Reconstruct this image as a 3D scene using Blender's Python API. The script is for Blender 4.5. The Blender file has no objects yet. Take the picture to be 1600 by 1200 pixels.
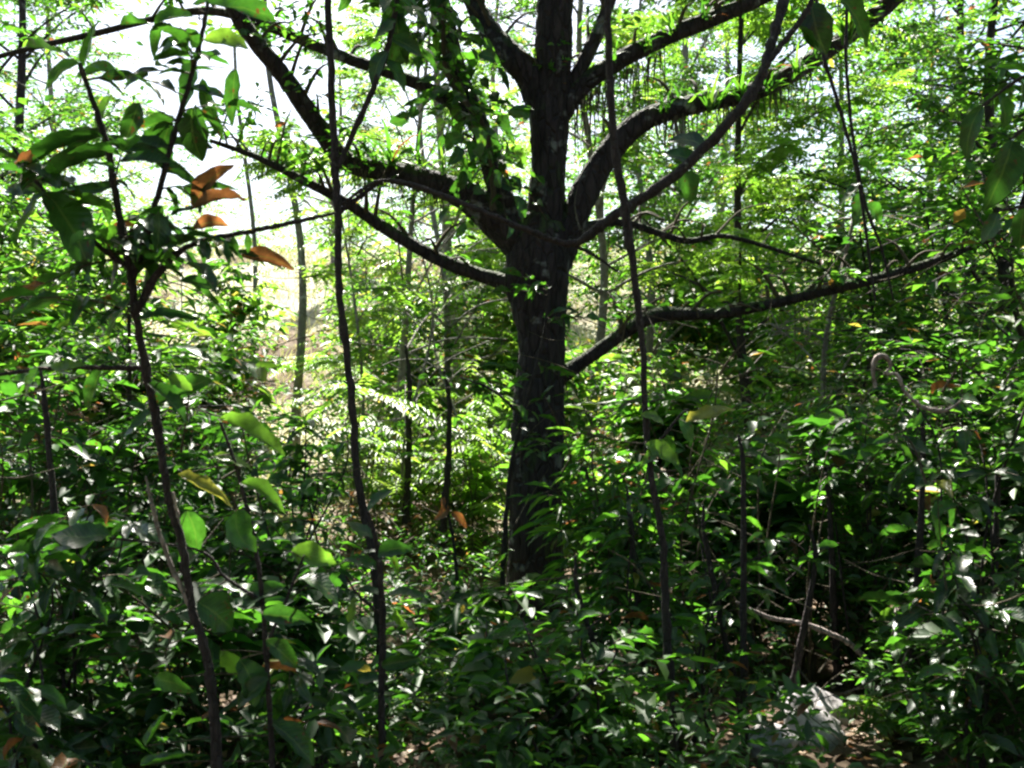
import bpy, math
import numpy as np
from mathutils import Vector, Matrix

# ------------------------------------------------------------------ camera, sky, sun, exposure
scene = bpy.context.scene
EYE = 1.7                       # eye height of the photographer
FPX = 1537.0                    # focal length in photo pixels (1600 wide)
cam = bpy.data.cameras.new('camera')
cam_o = bpy.data.objects.new('camera', cam)
scene.collection.objects.link(cam_o)
cam_o.location = (0, 0, EYE)
cam_o.rotation_euler = (math.radians(90), 0, 0)
cam.sensor_width = 36.0
cam.lens = 36.0 * FPX / 1600.0
cam.clip_end = 2000
cam.clip_start = 0.05
cam.dof.use_dof = True
cam.dof.focus_distance = 6.5
cam.dof.aperture_fstop = 5.6
scene.camera = cam_o

SUN_AZ, SUN_EL = -9.0, 52.0
world = bpy.data.worlds.new('World')
scene.world = world
world.use_nodes = True
wn = world.node_tree
sky = wn.nodes.new('ShaderNodeTexSky')
sky.sky_type = 'NISHITA'
sky.sun_disc = False
sky.sun_elevation = math.radians(SUN_EL)
sky.sun_rotation = math.radians(SUN_AZ)
sky.air_density = 1.0
sky.dust_density = 2.5
wn.links.new(sky.outputs[0], wn.nodes['Background'].inputs[0])
wn.nodes['Background'].inputs[1].default_value = 0.05

sun = bpy.data.lights.new('sun', 'SUN')
sun.energy = 5.0
sun.angle = math.radians(0.5)
sun.color = (1.0, 0.95, 0.87)
sun_o = bpy.data.objects.new('sun', sun)
scene.collection.objects.link(sun_o)
_a, _e = math.radians(SUN_AZ), math.radians(SUN_EL)
SUNV = np.array([math.sin(_a) * math.cos(_e), math.cos(_a) * math.cos(_e), math.sin(_e)])
sun_o.rotation_euler = Vector(SUNV).to_track_quat('Z', 'Y').to_euler()
sun_o.location = Vector(SUNV) * 60

scene.view_settings.view_transform = 'Standard'
scene.view_settings.look = 'None'
scene.view_settings.gamma = 1.0
scene.view_settings.exposure = 2.45
scene.cycles.max_bounces = 7
scene.cycles.diffuse_bounces = 4
scene.cycles.glossy_bounces = 2
scene.cycles.transmission_bounces = 4
scene.cycles.filter_width = 2.4
scene.cycles.use_denoising = True

# ------------------------------------------------------------------ helpers
rng = np.random.default_rng(11)
COL = scene.collection.objects


def P(px, py, d):
    """point seen at photo pixel (px, py) at depth d metres"""
    return np.array([(px - 800.0) / FPX * d, d, EYE - (py - 600.0) / FPX * d])


def unit(v):
    v = np.asarray(v, float)
    return v / np.maximum(np.linalg.norm(v, axis=-1, keepdims=True), 1e-9)


def ss(a, b, x):
    t = np.clip((x - a) / (b - a), 0, 1)
    return t * t * (3 - 2 * t)


def gz(x, y):
    """ground height: flat by the camera, then a bank rising behind the big tree"""
    x = np.asarray(x, float); y = np.asarray(y, float)
    z = 6.6 * ss(7.5, 38.0, y)
    z = z + 0.05 * np.sin(x * 1.3 + 0.6 * y) + 0.04 * np.sin(y * 2.1 - x * 0.7) + 0.02 * np.sin(5.1 * x + 3.3 * y)
    return z


def mesh_np(name, V, F, smooth=True, leaf=None, mat=None):
    me = bpy.data.meshes.new(name)
    V = np.asarray(V, np.float32); F = np.asarray(F, np.int32)
    nv, nf, k = len(V), len(F), F.shape[1]
    me.vertices.add(nv); me.vertices.foreach_set('co', V.ravel())
    me.loops.add(nf * k); me.loops.foreach_set('vertex_index', F.ravel())
    me.polygons.add(nf); me.polygons.foreach_set('loop_start', np.arange(0, nf * k, k, dtype=np.int32))
    me.polygons.foreach_set('use_smooth', np.full(nf, smooth, dtype=bool))
    if leaf is not None:
        at = me.attributes.new('leaf', 'FLOAT_VECTOR', 'POINT')
        at.data.foreach_set('vector', np.asarray(leaf, np.float32).ravel())
    me.update(calc_edges=True)
    me.validate()
    if mat is not None:
        me.materials.append(mat)
    return me


ROOTS = {}


def thing(name, label, cat, loc, group=None):
    o = bpy.data.objects.new(name, None)
    o.empty_display_size = 0.2
    COL.link(o)
    o.location = tuple(float(c) for c in loc)
    o['label'] = label
    o['category'] = cat
    if group:
        o['group'] = group
    ROOTS[o.name] = np.array(loc, float)
    return o


def root_loc(o):
    while o.parent:
        o = o.parent
    return ROOTS[o.name]


def part(name, V, F, mat, parent, smooth=True, leaf=None, stuff=False, label=None):
    me = mesh_np(name, np.asarray(V) - root_loc(parent), F, smooth, leaf, mat)
    o = bpy.data.objects.new(name, me)
    COL.link(o)
    o.parent = parent
    if stuff:
        o['kind'] = 'stuff'
    if label:
        o['label'] = label
    return o


def spline(pts, n):
    """Catmull-Rom through pts (any width), n samples"""
    p = np.asarray(pts, float)
    p = np.vstack([2 * p[0] - p[1], p, 2 * p[-1] - p[-2]])
    m = len(p) - 3
    u = np.linspace(0, m - 1e-6, n)
    i = u.astype(int); t = (u - i)[:, None]
    a, b, c, d = p[i], p[i + 1], p[i + 2], p[i + 3]
    return 0.5 * (2 * b + (c - a) * t + (2 * a - 5 * b + 4 * c - d) * t ** 2 + (3 * b - a - 3 * c + d) * t ** 3)


def tube(pts, rad, sides=6, rough=0.0, cap=True):
    pts = np.asarray(pts, float); n = len(pts)
    rad = np.broadcast_to(np.asarray(rad, float), (n,))
    T = unit(np.gradient(pts, axis=0))
    ref = np.array([0.31, 0.87, 0.13]) if abs(T[:, 2]).mean() > 0.5 else np.array([0.1, 0.2, 1.0])
    X = unit(np.cross(T, ref)); Y = np.cross(T, X)
    a = np.linspace(0, 2 * math.pi, sides, endpoint=False)
    R = np.repeat(rad[:, None], sides, 1)
    if rough:
        k1, k2, k3 = rng.uniform(0, 6.28, 3)
        s = np.arange(n)[:, None] * 0.35
        R = R * (1 + rough * (0.5 * np.sin(2 * a + k1 + s * 0.3) + 0.35 * np.sin(3 * a + k2 - s * 0.5) + 0.3 * np.sin(s + k3)
                              + rng.normal(0, 0.45, R.shape)))
    V = pts[:, None] + R[..., None] * (np.cos(a)[None, :, None] * X[:, None] + np.sin(a)[None, :, None] * Y[:, None])
    V = V.reshape(-1, 3)
    i = np.arange(n - 1)[:, None] * sides; j = np.arange(sides)[None]; jn = (j + 1) % sides
    q = np.stack([i + j, i + jn, i + sides + jn, i + sides + j], -1).reshape(-1, 4)
    F = np.vstack([q[:, [0, 1, 2]], q[:, [0, 2, 3]]])
    if cap:
        V = np.vstack([V, pts[-1:] + T[-1:] * rad[-1]])
        b = (n - 1) * sides
        F = np.vstack([F, np.stack([b + np.arange(sides), b + (np.arange(sides) + 1) % sides, np.full(sides, len(V) - 1)], 1)])
    return V, F


def join(tubes):
    Vs, Fs, o = [], [], 0
    for V, F in tubes:
        Vs.append(V); Fs.append(F + o); o += len(V)
    return np.vstack(Vs), np.vstack(Fs)


# ---- leaf blades
def template(rows, fold=0.12, droop=0.22, wave=0.0, shape=1.0):
    """blade: x across (-.5...5), y along 0..1; returns V, F(tri), uv"""
    V, uv, F = [(0, 0, 0)], [(0, 0)], []
    prev = None
    for i, t in enumerate(rows):
        w = 0.5 * (t ** (.62 * shape)) * ((1 - t) ** .88) / .405
        z = -droop * t * t
        b = len(V)
        e = fold * w * 2 + wave * math.sin(i * 2.1)
        V += [(-w, t, z + e), (0, t, z), (w, t, z + e * 0.9)]
        uv += [(-1, t), (0, t), (1, t)]
        if prev is None:
            F += [(0, b + 1, b), (0, b + 2, b + 1)]
        else:
            a = prev
            F += [(a, a + 1, b + 1), (a, b + 1, b), (a + 1, a + 2, b + 2), (a + 1, b + 2, b + 1)]
        prev = b
    V.append((0, 1, -droop)); uv.append((0, 1)); c = len(V) - 1
    F += [(prev, prev + 1, c), (prev + 1, prev + 2, c)]
    return np.array(V, float), np.array(F), np.array(uv, float)


T_NEAR = [template((.1, .25, .42, .6, .76, .9), 0.14 + .09 * i, 0.12 + 0.13 * i, 0.022, 1.0 + 0.12 * (i - 1)) for i in range(4)]
T_MID = template((.3, .68), 0.14, 0.2)
T_FAR = (np.array([(0, 0, 0), (-.5, .45, .07), (.5, .45, .06), (0, 1, -.15)], float), np.array([(0, 3, 1), (0, 2, 3)]),
         np.array([(0, 0), (-1, .45), (1, .45), (0, 1)], float))
T_BLADE = (np.array([(-.5, 0, 0), (.5, 0, 0), (-.42, .4, .10), (.42, .4, .10), (-.28, .75, .02), (.28, .75, .02), (0, 1, -.22)], float),
           np.array([(0, 1, 3), (0, 3, 2), (2, 3, 5), (2, 5, 4), (4, 5, 6)]),
           np.array([(-1, 0), (1, 0), (-1, .4), (1, .4), (-1, .75), (1, .75), (0, 1)], float))


class Leaves:
    def __init__(self):
        self.p, self.d, self.n, self.l, self.w, self.t = [], [], [], [], [], []

    def add(self, p, d, n, l, w, t):
        p = np.atleast_2d(p); k = len(p)
        self.p.append(p)
        self.d.append(np.broadcast_to(d, (k, 3))); self.n.append(np.broadcast_to(n, (k, 3)))
        for a, v in ((self.l, l), (self.w, w), (self.t, t)):
            a.append(np.broadcast_to(np.asarray(v, float), (k,)))

    def arrays(self):
        return [np.concatenate(a) for a in (self.p, self.d, self.n, self.l, self.w, self.t)]

    def size(self):
        return sum(len(a) for a in self.p)


def clumps(p, f=1.0, seed=0):
    r = np.random.default_rng(900 + seed)
    v = np.zeros(len(p))
    for k in range(7):
        w = unit(r.normal(0, 1, 3)) * f * r.uniform(1.6, 5.0)
        v += np.sin(p @ w + r.uniform(0, 6.28))
    return v / 7 ** .5


SHAFTS = []          # gaps in the canopy through which the sun reaches (point, radius)


def keep_mask(p, l):
    k = np.ones(len(p), bool)
    U = np.cross(SUNV, UP); U /= np.linalg.norm(U); W = np.cross(U, SUNV)
    pu, pv, pa = p @ U, p @ W, p @ SUNV
    for t, r in SHAFTS:
        rr = r + 0.35 * l
        k &= ~((np.abs(pu - t @ U) < rr) & (np.hypot(pu - t @ U, pv - t @ W) < rr) & (pa > t @ SUNV + .3))
    k &= ~((p[:, 0] > 1.2) & (p[:, 0] < 1.62) & (p[:, 1] > 3.0) & (p[:, 1] < 5.25) & (p[:, 2] < .34 + .48 * np.maximum(0, 5.0 - p[:, 1])))
    k &= (p[:, 1] > 1.5) | (p[:, 2] > 3.2) | (p[:, 1] < -1.0)
    return k


def leaf_mesh(L, tpl, cull=True, gaps=None):
    p, d, n, l, w, t = L.arrays()
    if gaps is not None:
        k = clumps(p, 1.0, 1) < gaps + .55 * ss(.6, -1.2, p[:, 0]) * (p[:, 1] < 10)
        p, d, n, l, w, t = p[k], d[k], n[k], l[k], w[k], t[k]
    if cull:
        k = keep_mask(p + unit(d) * (l * 0.5)[:, None], l)
        p, d, n, l, w, t = p[k], d[k], n[k], l[k], w[k], t[k]
    TV, TF, TU = tpl
    Y = unit(d); X = unit(np.cross(Y, n)); Z = np.cross(X, Y)
    V = (p[:, None] + (TV[None, :, 0:1] * w[:, None, None]) * X[:, None] + (TV[None, :, 1:2] * l[:, None, None]) * Y[:, None]
         + (TV[None, :, 2:3] * l[:, None, None]) * Z[:, None])
    N, k = len(p), len(TV)
    F = (TF[None] + (np.arange(N) * k)[:, None, None]).reshape(-1, 3)
    A = np.concatenate([np.broadcast_to(TU[None], (N, k, 2)), np.broadcast_to(t[:, None, None], (N, k, 1))], 2).reshape(-1, 3)
    return V.reshape(-1, 3), F, A


def foliage(name, L, tpl, mat, parent, stuff=True, cull=True, gaps=None):
    V, F, A = leaf_mesh(L, tpl, cull, gaps)
    return part(name, V, F, mat, parent, True, A, stuff)


UP = np.array([0, 0, 1.0])


def tint(n, lo, hi, old=0.02):
    t = rng.uniform(lo, hi, n)
    o = rng.random(n) < old
    t[o] = rng.uniform(0.86, 1.0, o.sum())
    return t


def twig(L, p0, d, length, n, ll, ratio=0.42, lo=.1, hi=.7, old=.02, flat=0.4, droop=0.25):
    """n leaves set alternately along a drooping twig; returns the twig's centre line"""
    d = unit(d)
    s = np.linspace(0.12, 1.0, n)
    pos = p0 + np.outer(s * length, d) + np.outer(-(s ** 2) * length * droop, UP)
    side = unit(np.cross(d, UP) + 1e-4)
    sg = np.where(np.arange(n) % 2, 1.0, -1.0)
    dd = d * 0.55 + side * (sg * rng.uniform(.5, 1.1, n))[:, None] + rng.normal(0, .28, (n, 3)) - UP * rng.uniform(0, .45, n)[:, None]
    dd[-1] = d - UP * 0.25
    nn = UP + rng.normal(0, flat, (n, 3))
    l = ll * rng.uniform(.6, 1.25, n)
    L.add(pos, unit(dd), nn, l, l * ratio * rng.uniform(.8, 1.2, n), tint(n, lo, hi, old))
    return np.vstack([p0, pos])


def pinnate(L, p0, d, length, n, ll, ratio=0.3, lo=.3, hi=.8, droop=0.35, nrm=None):
    """feather-shaped compound leaf: n pairs of leaflets on an arching midrib"""
    d = unit(d)
    s = np.linspace(0.12, 1.0, n)
    pos = p0 + np.outer(s * length, d) + np.outer(-(s ** 2) * length * droop, UP)
    tang = unit(d[None] - 2 * s[:, None] * droop * UP)
    side = unit(np.cross(d, UP) + 1e-4)
    up = UP + rng.normal(0, .22, 3) if nrm is None else nrm
    prof = np.sin(np.pi * np.clip(0.18 + 0.72 * s, 0, 1)) ** 0.6
    t = tint(1, lo, hi)[0]
    for sg in (-1, 1):
        dd = tang * 0.35 + sg * side[None] + rng.normal(0, .09, (n, 3)) - UP * 0.18
        l = ll * prof * rng.uniform(.85, 1.1, n)
        L.add(pos, unit(dd), up + rng.normal(0, .12, (n, 3)), l, l * ratio, np.clip(t + rng.normal(0, .05, n), 0, .84))
    return np.vstack([p0, pos])


def rand_dir(el_lo=-.2, el_hi=.6, az=None, spread=math.pi):
    a = rng.uniform(-math.pi, math.pi) if az is None else az + rng.uniform(-spread, spread)
    e = rng.uniform(el_lo, el_hi)
    return np.array([math.cos(a) * math.cos(e), math.sin(a) * math.cos(e), math.sin(e)])


# ------------------------------------------------------------------ materials
def new_mat(name):
    m = bpy.data.materials.new(name)
    m.use_nodes = True
    nt = m.node_tree
    nt.nodes.clear()
    return m, nt, nt.nodes, nt.links


def ramp(N, stops, interp='LINEAR'):
    r = N.new('ShaderNodeValToRGB')
    r.color_ramp.interpolation = interp
    e = r.color_ramp.elements
    while len(e) > 1:
        e.remove(e[-1])
    e[0].position = stops[0][0]; e[0].color = (*stops[0][1], 1)
    for p, c in stops[1:]:
        k = e.new(p); k.color = (*c, 1)
    return r


def noise(N, K, scale, detail=4, rough=0.55, vec=None):
    n = N.new('ShaderNodeTexNoise')
    n.inputs['Scale'].default_value = scale
    n.inputs['Detail'].default_value = detail
    n.inputs['Roughness'].default_value = rough
    if vec is not None:
        K.new(vec, n.inputs['Vector'])
    return n


def math_node(N, K, op, a, b=None):
    m = N.new('ShaderNodeMath'); m.operation = op
    for i, v in enumerate((a, b)):
        if v is None:
            continue
        if isinstance(v, (int, float)):
            m.inputs[i].default_value = v
        else:
            K.new(v, m.inputs[i])
    return m.outputs[0]


def mixc(N, K, fac, a, b, mode='MIX'):
    m = N.new('ShaderNodeMix'); m.data_type = 'RGBA'; m.blend_type = mode
    for s, v in ((m.inputs[0], fac), (m.inputs[6], a), (m.inputs[7], b)):
        if isinstance(v, (int, float)):
            s.default_value = v
        elif isinstance(v, tuple):
            s.default_value = (*v, 1)
        else:
            K.new(v, s)
    return m.outputs[2]


def leaf_material(name, refl, trans, tfac=0.45, rough=0.38, veins=False, spec=0.5):
    m, nt, N, K = new_mat(name)
    at = N.new('ShaderNodeAttribute'); at.attribute_name = 'leaf'
    sp = N.new('ShaderNodeSeparateXYZ'); K.new(at.outputs['Vector'], sp.inputs[0])
    r1 = ramp(N, refl); r2 = ramp(N, trans)
    K.new(sp.outputs[2], r1.inputs[0]); K.new(sp.outputs[2], r2.inputs[0])
    c1, c2 = r1.outputs[0], r2.outputs[0]
    geo = N.new('ShaderNodeNewGeometry')
    nz = noise(N, K, 22 if veins else 9, 3, .6, geo.outputs['Position'])
    shade = N.new('ShaderNodeMapRange'); K.new(nz.outputs[0], shade.inputs[0])
    shade.inputs[1].default_value = .3; shade.inputs[2].default_value = .7
    shade.inputs[3].default_value = .5 if veins else .72; shade.inputs[4].default_value = 1.3 if veins else 1.2
    c1 = mixc(N, K, 1.0, c1, shade.outputs[0], 'MULTIPLY'); c2 = mixc(N, K, 1.0, c2, shade.outputs[0], 'MULTIPLY')
    bump = None
    if veins:
        au = math_node(N, K, 'ABSOLUTE', sp.outputs[0])
        mid = math_node(N, K, 'LESS_THAN', au, 0.07)
        w = math_node(N, K, 'ADD', math_node(N, K, 'MULTIPLY', sp.outputs[1], 62.0), math_node(N, K, 'MULTIPLY', au, -14.0))
        sv = math_node(N, K, 'GREATER_THAN', math_node(N, K, 'SINE', w), 0.86)
        v = math_node(N, K, 'MAXIMUM', mid, math_node(N, K, 'MULTIPLY', sv, 0.22))
        c1 = mixc(N, K, math_node(N, K, 'MULTIPLY', v, 0.5), c1, (0.16, 0.22, 0.06))
        c2 = mixc(N, K, math_node(N, K, 'MULTIPLY', v, 0.45), c2, (0.10, 0.20, 0.02))
        # insect nibbles and brown spots
        sn = noise(N, K, 34, 4, .6, geo.outputs['Position'])
        spot = math_node(N, K, 'GREATER_THAN', sn.outputs[0], 0.66)
        c1 = mixc(N, K, spot, c1, (0.09, 0.05, 0.02)); c2 = mixc(N, K, spot, c2, (0.12, 0.05, 0.01))
        bump = N.new('ShaderNodeBump'); bump.inputs['Strength'].default_value = 0.13; bump.inputs['Distance'].default_value = 0.004
        K.new(math_node(N, K, 'SUBTRACT', math_node(N, K, 'SINE', w), math_node(N, K, 'MULTIPLY', v, 2.0)), bump.inputs['Height'])
    pb = N.new('ShaderNodeBsdfPrincipled')
    K.new(c1, pb.inputs['Base Color'])
    pb.inputs['Roughness'].default_value = rough
    pb.inputs['Specular IOR Level'].default_value = spec
    tr = N.new('ShaderNodeBsdfTranslucent')
    K.new(c2, tr.inputs['Color'])
    if bump:
        K.new(bump.outputs[0], pb.inputs['Normal'])
    mx = N.new('ShaderNodeMixShader'); mx.inputs[0].default_value = tfac
    K.new(pb.outputs[0], mx.inputs[1]); K.new(tr.outputs[0], mx.inputs[2])
    out = N.new('ShaderNodeOutputMaterial'); K.new(mx.outputs[0], out.inputs[0])
    return m


G_REFL = [(0, (.014, .042, .013)), (.45, (.036, .090, .020)), (.80, (.085, .150, .025)), (.88, (.22, .22, .035)), (.95, (.15, .075, .035)), (1, (.10, .05, .025))]
G_TRAN = [(0, (.025, .085, .008)), (.22, (.055, .195, .014)), (.45, (.125, .37, .022)), (.80, (.28, .52, .04)), (.88, (.48, .44, .06)), (.95, (.36, .13, .035)), (1, (.20, .08, .025))]
Y_REFL = [(0, (.033, .085, .022)), (.5, (.060, .135, .030)), (.84, (.12, .17, .03)), (.90, (.22, .20, .04)), (1, (.18, .09, .03))]
Y_TRAN = [(0, (.16, .41, .025)), (.5, (.28, .54, .04)), (.84, (.42, .60, .065)), (.90, (.6, .46, .06)), (1, (.45, .2, .04))]
D_REFL = [(0, (.06, .04, .025)), (.4, (.12, .08, .05)), (.8, (.24, .18, .12)), (1, (.42, .34, .26))]
D_TRAN = [(0, (.12, .05, .02)), (.5, (.25, .12, .04)), (1, (.35, .22, .09))]
M_LEAF = leaf_material('broad_leaf', G_REFL, G_TRAN, .46, .32, veins=True)
M_FAR = leaf_material('forest_leaf', G_REFL, G_TRAN, .45, .5, spec=.45)
M_FINE = leaf_material('feathery_leaf', Y_REFL, Y_TRAN, .5, .45)
M_STRAW = leaf_material('dry_grass', [(0, (.14, .17, .05)), (.5, (.32, .32, .13)), (1, (.46, .40, .24))], [(0, (.2, .3, .05)), (1, (.5, .45, .2))], .35, .6, spec=.25)
M_DRY = leaf_material('dry_leaf', D_REFL, D_TRAN, .2, .7, spec=.2)


def bark_material(name, dark, light, lichen, lichen_amt=.6, scale=9, moss=.0):
    m, nt, N, K = new_mat(name)
    tc = N.new('ShaderNodeTexCoord')
    mp = N.new('ShaderNodeMapping'); mp.inputs['Scale'].default_value = (1, 1, .28)
    K.new(tc.outputs['Object'], mp.inputs[0])
    n1 = noise(N, K, scale * 2.2, 8, .65, mp.outputs[0])
    n2 = noise(N, K, scale * .7, 4, .6, tc.outputs['Object'])
    vo = N.new('ShaderNodeTexVoronoi'); vo.feature = 'DISTANCE_TO_EDGE'; vo.inputs['Scale'].default_value = scale * 2.6
    K.new(mp.outputs[0], vo.inputs['Vector'])
    r1 = ramp(N, [(.3, dark), (.72, light)]); K.new(n1.outputs[0], r1.inputs[0])
    r2 = ramp(N, [(lichen_amt, (0, 0, 0)), (lichen_amt + .07, (1, 1, 1))]); K.new(n2.outputs[0], r2.inputs[0])
    c = mixc(N, K, math_node(N, K, 'MULTIPLY', r2.outputs[0], .85), r1.outputs[0], lichen)
    if moss:
        n3 = noise(N, K, scale * .9, 5, .6, mp.outputs[0])
        geo = N.new('ShaderNodeNewGeometry'); sx = N.new('ShaderNodeSeparateXYZ'); K.new(geo.outputs['Normal'], sx.inputs[0])
        f = math_node(N, K, 'ADD', math_node(N, K, 'MULTIPLY', sx.outputs[2], .35), n3.outputs[0])
        r3 = ramp(N, [(.62, (0, 0, 0)), (.72, (1, 1, 1))]); K.new(f, r3.inputs[0])
        c = mixc(N, K, math_node(N, K, 'MULTIPLY', r3.outputs[0], moss), c, (.035, .06, .015))
    h = math_node(N, K, 'ADD', n1.outputs[0], math_node(N, K, 'MULTIPLY', math_node(N, K, 'MINIMUM', vo.outputs[0], .12), 5.0))
    b = N.new('ShaderNodeBump'); b.inputs['Strength'].default_value = 1.0; b.inputs['Distance'].default_value = .35 / scale
    K.new(h, b.inputs['Height'])
    pb = N.new('ShaderNodeBsdfPrincipled')
    K.new(c, pb.inputs['Base Color']); K.new(b.outputs[0], pb.inputs['Normal'])
    pb.inputs['Roughness'].default_value = .85; pb.inputs['Specular IOR Level'].default_value = .3
    out = N.new('ShaderNodeOutputMaterial'); K.new(pb.outputs[0], out.inputs[0])
    return m


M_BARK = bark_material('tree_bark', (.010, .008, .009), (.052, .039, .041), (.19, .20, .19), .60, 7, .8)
M_STEM = bark_material('sapling_bark', (.015, .012, .012), (.065, .05, .05), (.25, .25, .23), .66, 26)
M_PALE = bark_material('pale_bark', (.16, .14, .12), (.34, .31, .28), (.5, .5, .46), .58, 14)
M_TWIG = bark_material('twig_bark', (.05, .04, .025), (.12, .10, .06), (.2, .2, .16), .7, 40)
M_DEAD = bark_material('dead_wood', (.18, .14, .12), (.42, .36, .33), (.5, .47, .44), .6, 18)

# ground: leaf mould with bare earth
M_GROUND, nt, N, K = new_mat('forest_floor')
tc = N.new('ShaderNodeTexCoord')
a1 = noise(N, K, 1.1, 8, .62, tc.outputs['Object']); a2 = noise(N, K, 16, 8, .7, tc.outputs['Object'])
g1 = ramp(N, [(.35, (.06, .042, .028)), (.52, (.15, .11, .075)), (.68, (.30, .24, .17))]); K.new(a1.outputs[0], g1.inputs[0])
g2 = ramp(N, [(.3, (.35, .35, .35)), (.7, (1.3, 1.25, 1.2))]); K.new(a2.outputs[0], g2.inputs[0])
c = mixc(N, K, 1.0, g1.outputs[0], g2.outputs[0], 'MULTIPLY')
a3 = noise(N, K, .25, 5, .6, tc.outputs['Object'])
bank = N.new('ShaderNodeMapRange'); sy = N.new('ShaderNodeSeparateXYZ'); K.new(tc.outputs['Object'], sy.inputs[0]); K.new(sy.outputs[1], bank.inputs[0]); bank.inputs[1].default_value = 9; bank.inputs[2].default_value = 15
g3 = ramp(N, [(.38, (0, 0, 0)), (.5, (1, 1, 1))]); K.new(a3.outputs[0], g3.inputs[0])
c = mixc(N, K, math_node(N, K, 'MULTIPLY', math_node(N, K, 'MULTIPLY', g3.outputs[0], bank.outputs[0]), .8), c, (.46, .45, .32))  # dry straw on the bank, paled to pass for glaring sunlight
b = N.new('ShaderNodeBump'); b.inputs['Strength'].default_value = .9; b.inputs['Distance'].default_value = .05
K.new(a2.outputs[0], b.inputs['Height'])
pb = N.new('ShaderNodeBsdfPrincipled'); pb.inputs['Roughness'].default_value = .95; pb.inputs['Specular IOR Level'].default_value = .15
K.new(c, pb.inputs['Base Color']); K.new(b.outputs[0], pb.inputs['Normal'])
K.new(pb.outputs[0], N.new('ShaderNodeOutputMaterial').inputs[0])

# rock
M_ROCK, nt, N, K = new_mat('boulder_stone')
tc = N.new('ShaderNodeTexCoord')
a1 = noise(N, K, 14, 10, .75, tc.outputs['Object']); a2 = noise(N, K, 6, 5, .6, tc.outputs['Object'])
g1 = ramp(N, [(.34, (.10, .09, .085)), (.47, (.30, .28, .28)), (.7, (.48, .46, .46))]); K.new(a1.outputs[0], g1.inputs[0])
g2 = ramp(N, [(.55, (0, 0, 0)), (.66, (1, 1, 1))]); K.new(a2.outputs[0], g2.inputs[0])
c = mixc(N, K, math_node(N, K, 'MULTIPLY', g2.outputs[0], .6), g1.outputs[0], (.07, .09, .035))
b = N.new('ShaderNodeBump'); b.inputs['Strength'].default_value = .7; b.inputs['Distance'].default_value = .02
K.new(a1.outputs[0], b.inputs['Height'])
pb = N.new('ShaderNodeBsdfPrincipled'); pb.inputs['Roughness'].default_value = .75
K.new(c, pb.inputs['Base Color']); K.new(b.outputs[0], pb.inputs['Normal'])
K.new(pb.outputs[0], N.new('ShaderNodeOutputMaterial').inputs[0])

# ------------------------------------------------------------------ sun flecks the photo shows (gaps in the canopy)
for px, py, d, r in [(1268, 1140, 4.9, .34), (1210, 1192, 4.6, .2), (287, 870, 2.9, .05), (292, 915, 2.9, .05), (490, 870, 2.9, .07), (322, 752, 2.8, .08),
                     (395, 668, 2.8, .07), (355, 730, 2.8, .05), (350, 68, 3.0, .07), (330, 290, 3.1, .09), (415, 408, 3.2, .06),
                     (115, 565, 3.0, .06), (300, 510, 3.0, .06), (500, 915, 3.0, .06), (410, 935, 2.9, .05), (360, 1030, 2.8, .05),
                     (1405, 505, 4.0, .08), (1215, 875, 4.3, .16), (1268, 1110, 5.0, .4), (1250, 1160, 4.75, .36), (820, 870, 4.4, .10), (950, 780, 4.6, .18), (1100, 650, 4.0, .14),
                     (1030, 700, 4.0, .10), (1270, 965, 5.0, .12), (1450, 632, 3.7, .14), (1378, 570, 3.7, .08), (1350, 890, 5.0, .15), (1150, 800, 5.0, .12),
                     (700, 805, 6.0, .15), (880, 1070, 4.0, .12), (1160, 1000, 5.4, .2), (980, 960, 6.0, .25), (100, 1000, 4.5, .12),
                     (540, 950, 3.2, .05), (630, 970, 3.3, .06), (1500, 940, 4.6, .15), (1530, 700, 5.0, .15), (640, 1150, 4.5, .2),
                     (760, 270, 7.3, .10), (700, 600, 10, .7), (640, 580, 9.3, .85), (740, 600, 8.8, .5), (620, 500, 9.2, .5), (720, 500, 9.6, .55), (690, 690, 9.0, .8), (600, 640, 9.2, .8), (1150, 900, 7.0, .25), (960, 850, 7.5, .3), (1250, 860, 7.4, .25), (1080, 780, 7.6, .2), (1180, 640, 6.2, .3), (1330, 560, 5.6, .3), (1450, 460, 5.6, .3), (745, 660, 12, .8), (570, 450, 13, .6), (430, 400, 20, 1.7), (430, 420, 26, 2), (440, 340, 31, 2), (620, 470, 22, .9), (1000, 430, 20, .8), (400, 460, 15, 1.2), (640, 680, 9, .5), (930, 650, 9.5, .7), (1000, 560, 11, .8), (955, 230, 7.2, .15), (905, 340, 7.2, .12), (1250, 620, 5.4, .3), (1100, 560, 6.0, .3)]:
    SHAFTS.append((P(px, py, d), r))

for i in range(230):
    d_ = rng.uniform(3.8, 7.2); px_ = rng.uniform(-40, 1640)
    if px_ < 480 and d_ < 5.2: continue
    SHAFTS.append((np.array([(px_ - 800) / FPX * d_, d_, 2.4 * rng.random() ** .8 + .1]), rng.uniform(.03, .10)))

# ------------------------------------------------------------------ ground
xs = np.concatenate([np.linspace(-260, -22, 18), np.linspace(-20, 20, 101), np.linspace(22, 260, 18)])
ys = np.concatenate([np.linspace(-120, -8, 10), np.linspace(-6, 44, 126), np.linspace(48, 500, 24)])
gx, gy = np.meshgrid(xs, ys)
GV = np.stack([gx, gy, gz(gx, gy)], -1).reshape(-1, 3)
nx, ny = len(xs), len(ys)
ii = (np.arange(ny - 1)[:, None] * nx + np.arange(nx - 1)[None]).ravel()
GF = np.stack([ii, ii + 1, ii + nx + 1, ii + nx], 1)
g = bpy.data.objects.new('ground', mesh_np('ground', GV, GF, True, None, M_GROUND))
COL.link(g); g['kind'] = 'structure'


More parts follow.
